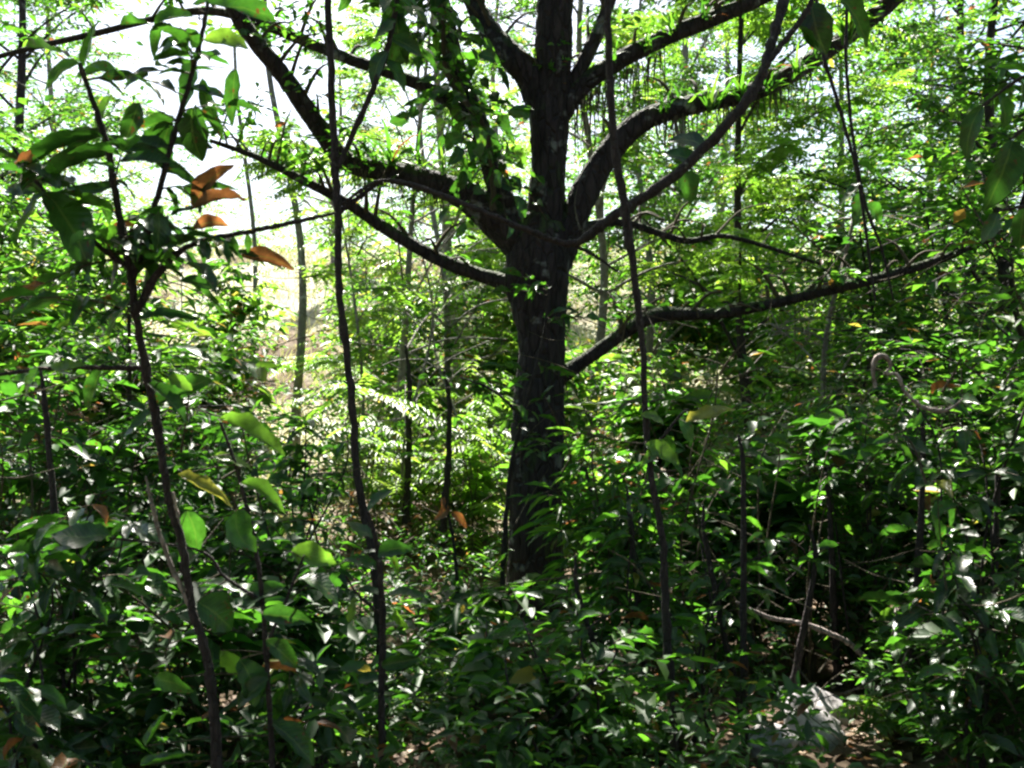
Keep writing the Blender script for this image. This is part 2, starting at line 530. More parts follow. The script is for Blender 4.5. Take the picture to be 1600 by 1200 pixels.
def stuff_obj(name, L, tpl, mat, label, cat, cull=False):
    V, F, A = leaf_mesh(L, tpl, cull)
    o = bpy.data.objects.new(name, mesh_np(name, V, F, True, A, mat)); COL.link(o)
    o['kind'] = 'stuff'; o['label'] = label; o['category'] = cat
    return o


# fallen leaves
L = Leaves(); n = 16000
y = 3 + 19 * rng.random(n) ** 1.3; x = rng.uniform(-.62, .62, n) * (y + 1)
p = np.stack([x, y, gz(x, y) + rng.uniform(.01, .04, n)], 1)
a = rng.uniform(0, 6.28, n)
l = rng.uniform(.05, .14, n)
L.add(p, np.stack([np.cos(a), np.sin(a), rng.normal(.1, .2, n)], 1), UP + rng.normal(0, .3, (n, 3)), l, l * .5, rng.uniform(0, 1, n))
stuff_obj('leaf_litter', L, T_FAR, M_DRY, 'dry brown fallen leaves lying over the forest floor', 'leaf litter')

# grass and weeds of the sunlit bank
L = Leaves(); n = 30000
y = 9.5 + 26 * rng.random(n) ** .9; x = rng.uniform(-.6, .6, n) * (y + 2)
p = np.stack([x, y, gz(x, y) - .01], 1)
a = rng.uniform(0, 6.28, n); l = rng.uniform(.12, .42, n)
L.add(p, unit(np.stack([np.cos(a) * .6, np.sin(a) * .6, rng.uniform(.5, 1.4, n)], 1)), rng.normal(0, 1, (n, 3)), l, rng.uniform(.008, .03, n), tint(n, .3, .9, .15))
stuff_obj('grass', L, T_BLADE, M_STRAW, 'pale sunlit grass and weeds on the bank behind the big tree', 'grass')

# ------------------------------------------------------------------ the big forked tree
TD = 7.4                                   # its depth
PX = TD / FPX                              # metres per photo pixel there


def limb_pts(lst, n, dz=0.0, depth=TD):
    """lst of (px, py, width_px[, depth offset])"""
    a = np.array([list(P(q[0], q[1], depth + (q[3] if len(q) > 3 else 0))) + [q[2] / 2 * PX] for q in lst])
    s = spline(a, n)
    return s[:, :3], np.maximum(s[:, 3], .004)


base = P(838, 958, TD); base[2] = float(gz(base[0], base[1]))
tree = thing('forked_tree', 'big dark forked tree with spreading limbs in the middle of the picture', 'tree', base)
tp, tr_ = limb_pts([(838, 1000, 150), (836, 965, 112), (838, 900, 92), (838, 800, 86), (840, 700, 82), (842, 620, 78), (846, 540, 72), (842, 480, 84), (840, 430, 100), (842, 385, 96), (846, 340, 60)], 70)
V, F = tube(tp, tr_, 28, .05)
part('trunk', V, F, M_BARK, tree)
LIMBS = {
    'leader': [(848, 420, 70), (853, 340, 60), (858, 250, 54), (858, 170, 62), (864, 90, 60), (868, 0, 58), (874, -140, 50, .1), (866, -300, 40, .2), (880, -480, 28, .3), (870, -640, 14, .4)],
    'left_long': [(838, 410, 62), (800, 368, 62), (745, 318, 52), (690, 290, 40), (610, 268, 33), (540, 250, 30), (492, 190, 29, -.2), (440, 115, 27, -.4), (385, 45, 24, -.6), (330, -60, 22, -.8), (250, -220, 12, -1)],
    'left_inner': [(836, 395, 46), (806, 345, 40), (780, 300, 34), (764, 255, 30), (748, 190, 30, .1), (715, 110, 28, .2), (692, 10, 26, .3), (660, -130, 20, .5), (640, -300, 10, .7)],
    'low_left': [(832, 470, 58), (800, 447, 36), (775, 437, 26), (740, 426, 23), (680, 402, 21), (610, 362, 19), (540, 316, 16, -.1), (470, 280, 13, -.2), (400, 245, 10, -.3), (330, 220, 6, -.4)],
    'right_long': [(862, 430, 52), (882, 380, 48), (900, 335, 44), (922, 285, 42), (960, 228, 38), (1010, 186, 35), (1090, 162, 31), (1180, 142, 29), (1260, 100, 28, .1), (1335, 48, 27, .2), (1420, -25, 28, .3), (1520, -140, 20, .4), (1600, -300, 10, .5)],
    'low_right': [(852, 604, 46), (876, 588, 30), (900, 572, 23), (930, 552, 21), (980, 516, 20), (1030, 492, 22), (1120, 490, 18), (1200, 476, 17), (1300, 452, 16), (1390, 430, 15), (1470, 405, 12), (1560, 370, 7)],
    'upper_left': [(852, 180, 50), (832, 125, 48), (800, 90, 42), (760, 40, 34, .1), (720, -40, 28, .2), (660, -180, 18, .4), (600, -330, 9, .6)],
    'upper_right': [(868, 195, 36), (895, 150, 32), (930, 118, 30), (985, 85, 28), (1060, 50, 26), (1130, 22, 24), (1220, -20, 20), (1330, -110, 13), (1430, -220, 7)],
    'upright': [(872, 170, 28), (895, 130, 24), (925, 70, 21), (950, 10, 20), (975, -90, 16), (1010, -260, 9)],
    'arching': [(748, 190, 26), (690, 150, 22), (620, 118, 20), (545, 92, 18), (460, 58, 16), (380, 28, 14), (300, 18, 12), (150, 52, 10), (0, 88, 8), (-120, 130, 5)],
    'small_right': [(885, 372, 16), (930, 350, 14), (985, 350, 12), (1070, 376, 10), (1140, 370, 8), (1280, 412, 5)],
}
CROWN = Leaves()
limb_tips = []
for k, lst in LIMBS.items():
    n = 10 * len(lst)
    lp, lr = limb_pts(lst, n)
    V, F = tube(lp, lr, 14 if lst[0][2] > 30 else 9, .07)
    lo = part('limb', V, F, M_BARK, tree)
    # branchlets: the limbs are bare in view and leafy higher up
    tw = []
    for i in range(n // 3, n, 2):
        high = lp[i][2] > 4.7
        if not high and rng.random() < .45:
            continue
        for _ in range(3 if high else 1):
            d = rand_dir(-.1, .95) if high else rand_dir(.1, .9)
            d = unit(d + .4 * unit(lp[min(i + 1, n - 1)] - lp[i - 1]))
            ln = rng.uniform(1.0, 2.9) if high else rng.uniform(.2, .5)
            if high and lp[i][2] < 6.0:
                d[2] = abs(d[2]) + .25
            c = spline(np.array([lp[i], lp[i] + d * ln * .5 + UP * .05, lp[i] + d * ln - UP * .08 * ln]), 8)
            tw.append(tube(c, np.linspace(min(lr[i] * .5, .02), .004, 8), 4))
            for j in range(2, 8):
                for _ in range(3 if high else 1):
                    dd = unit(d * .4 + rand_dir(-.3, .6))
                    twig(CROWN, c[j], dd, rng.uniform(.3, .65) if high else .2, 7 if high else 4, .125 if high else .09, .44, .15, .7)
    if tw:
        V, F = join(tw)
        part('branchlets', V, F, M_TWIG, lo, stuff=True)
foliage('crown', CROWN, T_MID, M_FAR, tree, gaps=.85)
print('main crown', CROWN.size())

# ------------------------------------------------------------------ other trees
def forest_tree(name, label, x, y, h, r0, crown_r, crown_lo, nl, kind, lean=(0, 0), mat=M_BARK, group=None, dens=1.0, ll=.11, lo=.1, hi=.75):
    b = np.array([x, y, float(gz(x, y)) - .05])
    t = thing(name, label, 'tree', b, group)
    top = b + np.array([lean[0], lean[1], h])
    c = spline(np.array([b, b + (top - b) * .3 + np.append(rng.normal(0, .12, 2), 0), b + (top - b) * .65 + np.append(rng.normal(0, .2, 2), 0), top]), 24)
    r = np.linspace(r0, r0 * .25, 24); r[0] *= 1.5; r[1] *= 1.15
    V, F = tube(c, r, 12, .06)
    part('trunk', V, F, mat, t)
    L = Leaves(); tubes = []; limbs = []
    for i in range(nl):
        u = crown_lo + (1 - crown_lo) * (i + rng.random()) / nl
        k = int(u * 23)
        d = rand_dir(.0, .75)
        ln = crown_r * rng.uniform(.6, 1.1) * (1.05 - .55 * (u - crown_lo) / (1 - crown_lo))
        lp = spline(np.array([c[k], c[k] + d * ln * .45 + UP * .1 * ln, c[k] + d * ln + UP * .05 * ln]), 10)
        limbs.append(tube(lp, np.linspace(r[k] * .45, .006, 10), 6))
        for j in range(3, 10):
            for _ in range(max(1, int(round((4.6 if y > 9 else 3.4) * dens)))):
                dd = unit(d * .3 + rand_dir(-.35, .6))
                if kind == 'pinnate':
                    pinnate(L, lp[j], dd, rng.uniform(.35, .7), 12, .12, .3, lo, hi)
                else:
                    s = twig(L, lp[j], dd, rng.uniform(.35, .8), 9, ll, .44, lo, hi)
                    if rng.random() < .4: tubes.append(tube(s[::3], .005, 3, cap=False))
    for V, F in limbs:
        part('limb', V, F, mat, t)
    if tubes:
        V, F = join(tubes)
        part('twigs', V, F, mat, t, stuff=True)
    foliage('crown', L, T_FAR, M_FINE if kind == 'pinnate' else M_FAR, t, gaps=.9 if y > 9 else (.45 if y > 4 and x > 0 else 1.3))
    return L.size()


TREES = [
    # x, y, h, r0, crown_r, lo, nl, kind, label, mat, dens, ll
    (-3.15, 14.2, 9.5, .07, 1.6, .84, 8, 'broad', 'slender pale grey trunk standing in the bright gap left of the forked tree', M_PALE, 1, .10),
    (-4.15, 15.5, 9.5, .05, 1.5, .84, 7, 'broad', 'thin grey pole tree just left of the slender pale trunk', M_PALE, 1, .10),
    (-1.5, 12.4, 6.0, .06, 2.3, .24, 16, 'pinnate', 'feathery yellow green tree behind the left limbs of the forked tree', M_PALE, 1.5, .1),
    (.9, 13.0, 8.5, .07, 2.6, .30, 20, 'pinnate', 'feathery tree showing right behind the top of the dark main trunk', M_PALE, 1.4, .1),
    (3.0, 12.0, 7.5, .07, 2.7, .22, 22, 'pinnate', 'feathery tree under the long right limb of the forked tree', M_STEM, 1.5, .1),
    (5.3, 11.0, 8.0, .09, 2.9, .14, 26, 'broad', 'leafy green tree filling the right side behind the hanging vines', M_BARK, 1.4, .12),
    (-6.0, 11.5, 8.5, .09, 2.9, .14, 24, 'broad', 'yellow green leafy tree in the top left corner', M_BARK, 1.3, .12),
    (.45, 11.0, 6.5, .045, 1.2, .72, 7, 'broad', 'thin straight grey stem rising close right of the dark main trunk', M_PALE, 1, .09),
    (-1.0, 17.5, 9.5, .11, 2.4, .22, 24, 'pinnate', 'pale hazy tree on the bank seen above the long left limb', M_PALE, 1.3, .1),
    (2.9, 18.0, 9.5, .11, 3.2, .16, 24, 'broad', 'tall sunlit tree on the bank between the leader and the long right limb', M_PALE, 1.3, .13),
    (7.4, 16.5, 9.0, .12, 3.4, .12, 24, 'broad', 'broad sunlit tree on the bank at the right edge', M_BARK, 1.3, .13),
    (-8.6, 17.0, 10.0, .12, 3.4, .12, 24, 'broad', 'sunlit tree on the bank at the left edge', M_BARK, 1.3, .13),
    (-.3, 26.0, 9.0, .12, 3.6, .08, 24, 'broad', 'far pale tree high on the bank straight behind the main trunk', M_PALE, 1.1, .17),
    (5.4, 26.0, 9.0, .12, 3.8, .08, 24, 'broad', 'far pale tree high on the bank beyond the vines', M_PALE, 1.1, .17),
    (11.0, 26.0, 9.0, .12, 3.8, .08, 24, 'broad', 'far tree high on the bank at the right edge', M_PALE, 1.1, .17),
    (-5.2, 29.0, 6.0, .12, 3.0, .08, 18, 'broad', 'far low tree closing the bright gap at the top of the bank', M_PALE, 1.0, .17),
    (-12.5, 27.0, 9.0, .12, 3.8, .08, 24, 'broad', 'far tree high on the bank at the left edge', M_PALE, 1.1, .17),
    (2.75, 8.1, 3.0, .045, .8, .45, 7, 'broad', 'crooked pale sunlit stem low on the right behind the fallen branch', M_PALE, .8, .09),
    (-1.0, 14.6, 7.0, .06, 2.4, .2, 20, 'pinnate', 'feathery tree in the sun just left behind the main trunk', M_PALE, 1.3, .1),
    (2.0, 15.2, 7.5, .07, 2.6, .16, 22, 'broad', 'light green tree in the sun just right behind the main trunk', M_PALE, 1.3, .13),
    (4.6, 14.0, 7.5, .07, 2.6, .16, 22, 'broad', 'light green tree in the sun behind the long right limb', M_PALE, 1.3, .13),
    (-1.05, 9.6, 3.6, .022, 1.25, .30, 15, 'pinnate', 'small feathery tree with level fronds under the low left limb', M_PALE, 1.0, .1),
    (-.45, 10.2, 3.3, .022, 1.1, .30, 13, 'pinnate', 'small feathery tree between the low left limb and the trunk', M_PALE, 1.0, .1),
    (-1.75, 10.8, 4.6, .025, 1.3, .40, 14, 'pinnate', 'taller feathery tree above the low left limb', M_PALE, 1.0, .1),
    # neighbours closing the canopy; unseen ones round the viewer added to shade the foreground
    (-5.4, 5.6, 9.0, .16, 3.3, .27, 26, 'broad', 'dark leafy tree whose boughs hang into the upper left', M_BARK, 1.3, .13),
    (5.5, 6.4, 9.0, .16, 3.2, .27, 26, 'broad', 'dark leafy tree whose boughs hang into the upper right', M_BARK, 1.3, .13),
    (-2.6, -2.8, 9.0, .17, 3.8, .14, 28, 'broad', 'unseen tall tree added for shade behind the viewer on the left', M_BARK, 1.3, .24),
    (2.9, -2.2, 9.0, .17, 3.8, .14, 28, 'broad', 'unseen tall tree added for shade behind the viewer on the right', M_BARK, 1.3, .24),
    (.4, -6.0, 9.0, .17, 4.2, .1, 28, 'broad', 'unseen tall tree added for shade straight behind the viewer', M_BARK, 1.3, .26),
    (-6.6, .2, 8.5, .17, 3.4, .1, 26, 'broad', 'unseen tall tree added for shade beside the viewer on the left', M_BARK, 1.3, .24),
    (6.6, .6, 8.5, .17, 3.4, .1, 26, 'broad', 'unseen tall tree added for shade beside the viewer on the right', M_BARK, 1.3, .24),
    (1.3, -1.0, 8.5, .17, 4.4, .5, 30, 'broad', 'unseen tall tree added right behind the viewer, its wide crown shading from overhead', M_BARK, 1.3, .22),
    # small understory trees that raise the right thicket
    (2.6, 8.3, 3.0, .028, .9, .25, 13, 'broad', 'small leafy tree behind the middle of the low right limb', M_STEM, .9, .12),
    (3.7, 8.4, 3.4, .03, 1.0, .25, 15, 'broad', 'small leafy tree behind the end of the low right limb', M_STEM, .9, .13),
    (2.95, 5.1, 3.2, .028, .8, .35, 13, 'broad', 'small large leaved tree right of the hanging vines', M_STEM, .9, .16),
    (3.55, 6.9, 3.9, .035, 1.1, .25, 16, 'broad', 'slim leafy tree tallest in the right thicket', M_STEM, .9, .13),
    (-2.9, 7.4, 2.9, .03, .9, .3, 12, 'broad', 'small leafy tree rising in the left thicket', M_STEM, .9, .12),
    (-4.1, 8.2, 4.2, .035, 1.2, .25, 15, 'broad', 'slim leafy tree at the left edge behind the sapling', M_STEM, .9, .13),
]
for (x, y, h, r0, cr, lo, nl, kind, label, mat, dens, ll) in TREES:
    forest_tree('slender_tree' if r0 < .08 else 'forest_tree', label, x, y, h, r0, cr, lo, nl, kind, tuple(rng.normal(0, .3, 2)), mat, None, dens, ll)

# ------------------------------------------------------------------ shrubs of the understory
LEAFMESH = []
for i in range(16):
    TV, TF, TU = template((.06, .16, .27, .38, .5, .62, .74, .85, .93), .10 + .12 * rng.random(), .08 + .4 * rng.random(), .02, .85 + .4 * rng.random())
    TV = TV.copy()
    TV[:, 0] = TV[:, 0] * (1 + rng.normal(0, .09, len(TV))) + .16 * rng.normal() * np.sin(math.pi * TV[:, 1])
    TV[:, 2] += rng.normal(0, .014, len(TV)) + TV[:, 0] * .35 * rng.normal() * TV[:, 1]
    t = [.02, .06, .1, .16, .24, .34, .45, .55, .14, .3, .74, .62, .87, .90, .95, .97][i]  # lowest tints darken leaves to stand in for backlit silhouettes
    LEAFMESH.append(mesh_np('leaf', TV, TF, True, np.hstack([TU, np.full((len(TU), 1), t)]), M_LEAF))


def leaf_obj(parent, p, d, n, l, w, idx, label=None):
    Y = unit(d); X = unit(np.cross(Y, n)); Z = np.cross(X, Y)
    p = np.asarray(p) - root_loc(parent)
    m = Matrix(((X[0] * w, Y[0] * l, Z[0] * l, p[0]), (X[1] * w, Y[1] * l, Z[1] * l, p[1]), (X[2] * w, Y[2] * l, Z[2] * l, p[2]), (0, 0, 0, 1)))
    o = bpy.data.objects.new('leaf', LEAFMESH[idx])
    COL.link(o)
    o.parent = parent
    o.matrix_local = m
    if label:
        o['label'] = label
    return o


def leaf_index(t):
    if t > .93: return 14
    if t > .84: return 12
    return int(min(11, max(0, rng.integers(-2, 3) + round(t * 10))))


def shrub(label, x, y, h, spread, nst, ll, ratio=.42, lo=.1, hi=.65, old=.02, single=False, group=None, kind='broad', lowest=.25, tw_n=7, dry=False, name='shrub', step=.13, r=.010):
    b = np.array([x, y, float(gz(x, y)) - .03])
    t = thing(name, label, 'shrub', b, group)
    L = Leaves(); tubes = []; mids = []
    for s in range(nst):
        a = rng.uniform(0, 6.28); lean = rng.uniform(.1, .55) * spread
        hh = h * rng.uniform(.65, 1.0) if s else h
        e = b + np.array([math.cos(a) * lean, math.sin(a) * lean, hh])
        o = np.array([math.cos(a), math.sin(a), 0])
        c = spline(np.array([b + o * .04, b + o * lean * .25 + UP * hh * .4 + np.append(rng.normal(0, .07, 2), 0), b + o * lean * .75 + UP * hh * .8 + np.append(rng.normal(0, .08, 2), 0), e + o * lean * .5 - UP * .03]), 14)
        V, F = tube(c, np.linspace(r, .0022, 14), 5)
        if s == 0 or keep_mask(c[[8, 12]], np.full(2, ll)).any():
            part('stem', V, F, M_TWIG if not single else M_STEM, t)
        m = max(3, int(hh / step * 1.35))
        for i in range(m):
            u = lowest + (1 - lowest) * (i + rng.random()) / m
            q = c[min(13, int(u * 13))]
            d = rand_dir(-.1, .55)
            ln = spread * rng.uniform(.35, .8) * (1.1 - .6 * u)
            if kind == 'pinnate':
                sp = pinnate(L, q, d, max(.3, ln), 11, ll, .3, lo, hi)
            else:
                sp = twig(L, q, d, ln, tw_n, ll, ratio, lo, hi, old)
            tubes.append(tube(sp, np.linspace(.004, .0018, len(sp)), 3, cap=False)); mids.append(sp[len(sp) // 2])
    km = keep_mask(np.array(mids), np.full(len(mids), ll))
    V, F = join([q for q, k_ in zip(tubes, km) if k_] or tubes[:1])
    part('twigs', V, F, M_TWIG, t, stuff=True)
    if single:
        p, d, n, l, w, tt = L.arrays()
        k = keep_mask(p + unit(d) * (l * .5)[:, None], l)
        for q in np.nonzero(k)[0][:290]:
            leaf_obj(t, p[q], d[q], n[q], l[q], w[q], leaf_index(tt[q]))
    else:
        foliage('leaves', L, T_MID, M_DRY if dry else M_FINE if kind == 'pinnate' else M_FAR, t)
    return t


ORD = ['first', 'second', 'third', 'fourth', 'fifth', 'sixth', 'seventh', 'eighth', 'ninth', 'tenth', 'eleventh', 'twelfth', 'thirteenth', 'fourteenth', 'fifteenth', 'sixteenth']


def zone(n, xr, yr, hr, label, group, ll=(.06, .12), spread=(.5, .9), kind='broad', lo=.1, hi=.65, nst=(4, 7), ratio=.42, old=.02, step=.12):
    """n look-alike shrubs scattered in one thicket; xr in photo pixels, yr in metres of depth"""
    for i in range(n):
        y = rng.uniform(*yr)
        if xr == (480, 900) and i in (5, 6): y = 4.3
        px = xr[0] + (xr[1] - xr[0]) * (i + rng.random()) / n
        if .8 < (px - 800) / FPX * y < 2.0 and y < 5.5: y = 5.6 + .4 * rng.random()
        shrub(label + ', ' + ORD[i] + ' from left', (px - 800) / FPX * y, y, rng.uniform(*hr), rng.uniform(*spread), int(rng.integers(*nst)), rng.uniform(*ll) * float(rng.choice([.65, 1, 1.25, 1.6, 2.0])), ratio * float(rng.choice([.55, .85, 1.0, 1.2, 1.5])), lo * .5, hi, old, group=group, kind=kind, step=step)


zone(10, (-60, 500), (4.8, 7.0), (1.4, 2.3), 'tall dark broad leaved shrub in the thicket on the left', 'shrubs of the left thicket', (.08, .14), (.6, 1.0), lo=.0, hi=.5, old=.03)
zone(8, (-60, 520), (3.7, 4.8), (.6, 1.15), 'low dark shrub at the foot of the left thicket', 'low shrubs of the left thicket', (.06, .10), (.6, .9), lo=.0, hi=.4)
zone(7, (540, 790), (8.6, 10.8), (.9, 2.0), 'yellow green feathery shrub in sun left of main trunk', 'feathery shrubs left of the trunk', (.09, .12), (.9, 1.3), 'pinnate', .3, .8, nst=(3, 5), step=.13)
zone(7, (900, 1300), (8.4, 10.5), (1.1, 2.2), 'sunlit light green shrub right of the main trunk', 'sunlit shrubs right of the trunk', (.08, .13), (.7, 1.1), lo=.3, hi=.8)
zone(14, (1090, 1660), (4.9, 7.0), (1.4, 2.1), 'tall glossy leaved shrub in the thicket on the right', 'shrubs of the right thicket', (.08, .15), (.7, 1.1), lo=.1, hi=.6)
zone(7, (1240, 1660), (3.9, 5.2), (.6, 1.2), 'low leafy shrub at the foot of the right thicket', 'low shrubs of the right thicket', (.07, .13), (.6, .9), lo=.1, hi=.6)
zone(7, (480, 900), (4.0, 6.4), (.3, .6), 'low dark shrub on shaded floor before the main trunk', 'low shrubs before the trunk', (.06, .12))
zone(4, (920, 1180), (5.4, 6.8), (1.1, 1.7), 'slender drooping shrub between main trunk and right thicket', 'slender shrubs right of the trunk', (.10, .15), (.6, 1.0), ratio=.32, lo=.15, hi=.65)
zone(12, (-100, 420), (9.5, 17), (1.6, 3.2), 'sunlit shrub on the bank behind the left thicket', 'shrubs of the left bank', (.10, .15), (.9, 1.5), lo=.3, hi=.85, old=.06)
zone(16, (880, 1700), (10, 18), (1.6, 3.4), 'sunlit shrub on the bank behind the right thicket', 'shrubs of the right bank', (.10, .15), (.9, 1.5), lo=.3, hi=.85, old=.04)
zone(7, (560, 860), (11.5, 18), (1.4, 2.8), 'sunlit shrub on the bank behind the feathery shrubs', 'shrubs of the middle bank', (.10, .15), (.9, 1.5), lo=.3, hi=.85, old=.05)
for i in range(7):
    y = rng.uniform(9, 15)
    shrub('small yellowing bush on bright ground left of main trunk, ' + ORD[i] + ' from left', (600 + 28 * (i + rng.random()) - 800) / FPX * y, y, rng.uniform(.6, 1.0), .5, 4, .09, .42, .45, .95, .12, group='yellowing bushes on the bright ground')

for lab, px, y, h in [('pale dry brush on the bright ground left of the main trunk', 690, 10.2, 1.1), ('withered pale bush right of the main trunk in the sun', 960, 9.4, 1.3), ('withered pale bush at the left edge in the sun', 60, 8.6, 1.9),
                     ('withered pale bush behind the left sapling', 330, 9.5, 1.7), ('pale dry brush behind the dark sapling stem', 1060, 8.8, 1.0), ('withered pale bush deep in the right thicket', 1300, 8.4, 1.5), ('pale dry brush behind the thin bare sapling', 600, 9.0, .8)]:
    shrub(lab, (px - 800) / FPX * y, y, h, .8, 6, .08, .45, .2, 1.0, 0, dry=True, name='dry_bush')

# undergrowth that reads as one mass
L = Leaves()
for i in range(3200):
    y = 3.4 + 7.0 * rng.random() ** 1.2; x = rng.uniform(-.6, .6) * (y + .6)
    if abs(x / y * FPX + 800 - 838) < 75 and 4.4 < y < 7.4 and rng.random() < .75:
        continue
    q = np.array([x, y, float(gz(x, y)) + rng.uniform(.02, .45)])
    twig(L, q, rand_dir(.1, 1.1), rng.uniform(.15, .4), 8, rng.uniform(.045, .095), rng.uniform(.3, .5), .05, .6, .05, .5)
stuff_obj('undergrowth', L, T_MID, M_FAR, 'tangled low green undergrowth covering the shaded forest floor', 'undergrowth', cull=True)
L = Leaves()
for i in range(15000):
    y = 10 + 30 * rng.random() ** .8; x = rng.uniform(-.62, .62) * (y + 3)
    gap = -.37 < x / y < -.19
    if gap and y < 30:
        continue
    top = .9 if y < 16 else (2.5 if y < 24 else 5.5)
    if gap: top = 2.2
    q = np.array([x, y, float(gz(x, y)) + top * rng.random() ** 1.3])
    twig(L, q, rand_dir(.0, 1.1), rng.uniform(.3, .7), 7, rng.uniform(.10, .19), .45, .25, .9, .07, .5)
stuff_obj('background_foliage', L, T_FAR, M_FAR, 'bright sunlit leaves on the bank far behind the big tree', 'foliage', cull=True)

# ------------------------------------------------------------------ near plants, vines and stones
def chain(lst, d, n=None, m=None):
    """polyline from (px, py, width_px[, depth]) at depth d"""
    a = []
    for q in lst:
        dd = q[3] if len(q) > 3 else d
        a.append(list(P(q[0], q[1], dd)) + [max(1.2, q[2] / 2 * dd / FPX * 1000)])
    a = np.array(a); a[:, 3] /= 1000.0
    s = spline(a, n or 9 * len(lst))
    m = len(s)
    node = (rng.random(m) < .16) * rng.uniform(.1, .35, m)
    s[:, :3] += rng.normal(0, .12, (m, 3)) * s[:, 3:4]
    return s[:, :3], np.maximum(s[:, 3] * (1 + node), .0012)


def hero(parent, bx, by, tx, ty, wpx, d, idx, branches, face=.7, dt=0.0, label=None, pet=None):
    """one large leaf from base pixel to tip pixel, hung on the nearest branch by a stalk"""
    b = P(bx, by, d); t = P(tx, ty, d + dt)
    l = np.linalg.norm(t - b)
    n = UP * (1 - face) + np.array([0, -1.0, 0.15]) * face + rng.normal(0, .24, 3)
    leaf_obj(parent, b, t - b, n, l, wpx * d / FPX * (.92 if face > .3 else 1.5), idx, label)
    if branches is not None and pet is not None:
        c = np.vstack(branches)
        q = c[np.argmin(((c - b) ** 2).sum(1) + .6 * np.maximum(c[:, 2] - b[2], 0) ** 2)]
        pet.append(tube(spline(np.array([q, (q + b) / 2 + UP * .02 * np.linalg.norm(q - b), b]), 6), np.linspace(.0026, .0014, 6), 4, cap=False))


def plant(name, label, stems, d, leaves, cat='sapling', mat=M_STEM, extra=None, group=None, depth_jit=.12):
    """stems: list of (part name, chain list); leaves: list of hero rows"""
    chains = [chain(c, d) for _, c in stems]
    b = chains[0][0][0].copy(); b[2] = float(gz(b[0], b[1])) - .02
    t = thing(name, label, cat, b, group)
    for (nm, c), (cp, cr) in zip(stems, chains):
        V, F = tube(cp, cr, 8, .05)
        part(nm, V, F, M_DEAD if nm == 'dead_branch_sun_streak' else mat, t, label='whitish bare dead branch, with sun streak painted along the stem' if nm == 'dead_branch_sun_streak' else None)
    br = [c for c, _ in chains]
    pet = []
    for row in leaves:
        bx, by, tx, ty, w, idx = row[:6]
        face = row[6] if len(row) > 6 else .5
        lb = row[7] if len(row) > 7 else None
        dd = d + rng.uniform(-depth_jit, depth_jit)
        hero(t, bx, by, tx, ty, w, dd, idx, br, face, rng.uniform(-.04, .04), lb, pet)
    if extra:
        for ci, u0, u1, cnt, ln, ll, ratio, lo, hi, old in extra:
            c = chains[ci][0]
            L = Leaves()
            for i in range(cnt):
                q = c[int((u0 + (u1 - u0) * rng.random()) * (len(c) - 1))]
                s = twig(L, q, rand_dir(-.2, .6), ln * rng.uniform(.6, 1.2), 5, ll, ratio, lo, hi, old)
                pet.append(tube(s, np.linspace(.0035, .0015, len(s)), 4, cap=False))
            p, dv, n, l, w, tt = L.arrays()
            for q in range(len(p)):
                if p[q][1] > 1.7:
                    leaf_obj(t, p[q], dv[q], n[q], l[q], w[q], leaf_index(tt[q]))
    if pet:
        V, F = join(pet)
        part('twigs', V, F, M_TWIG, t, stuff=True)
    return t


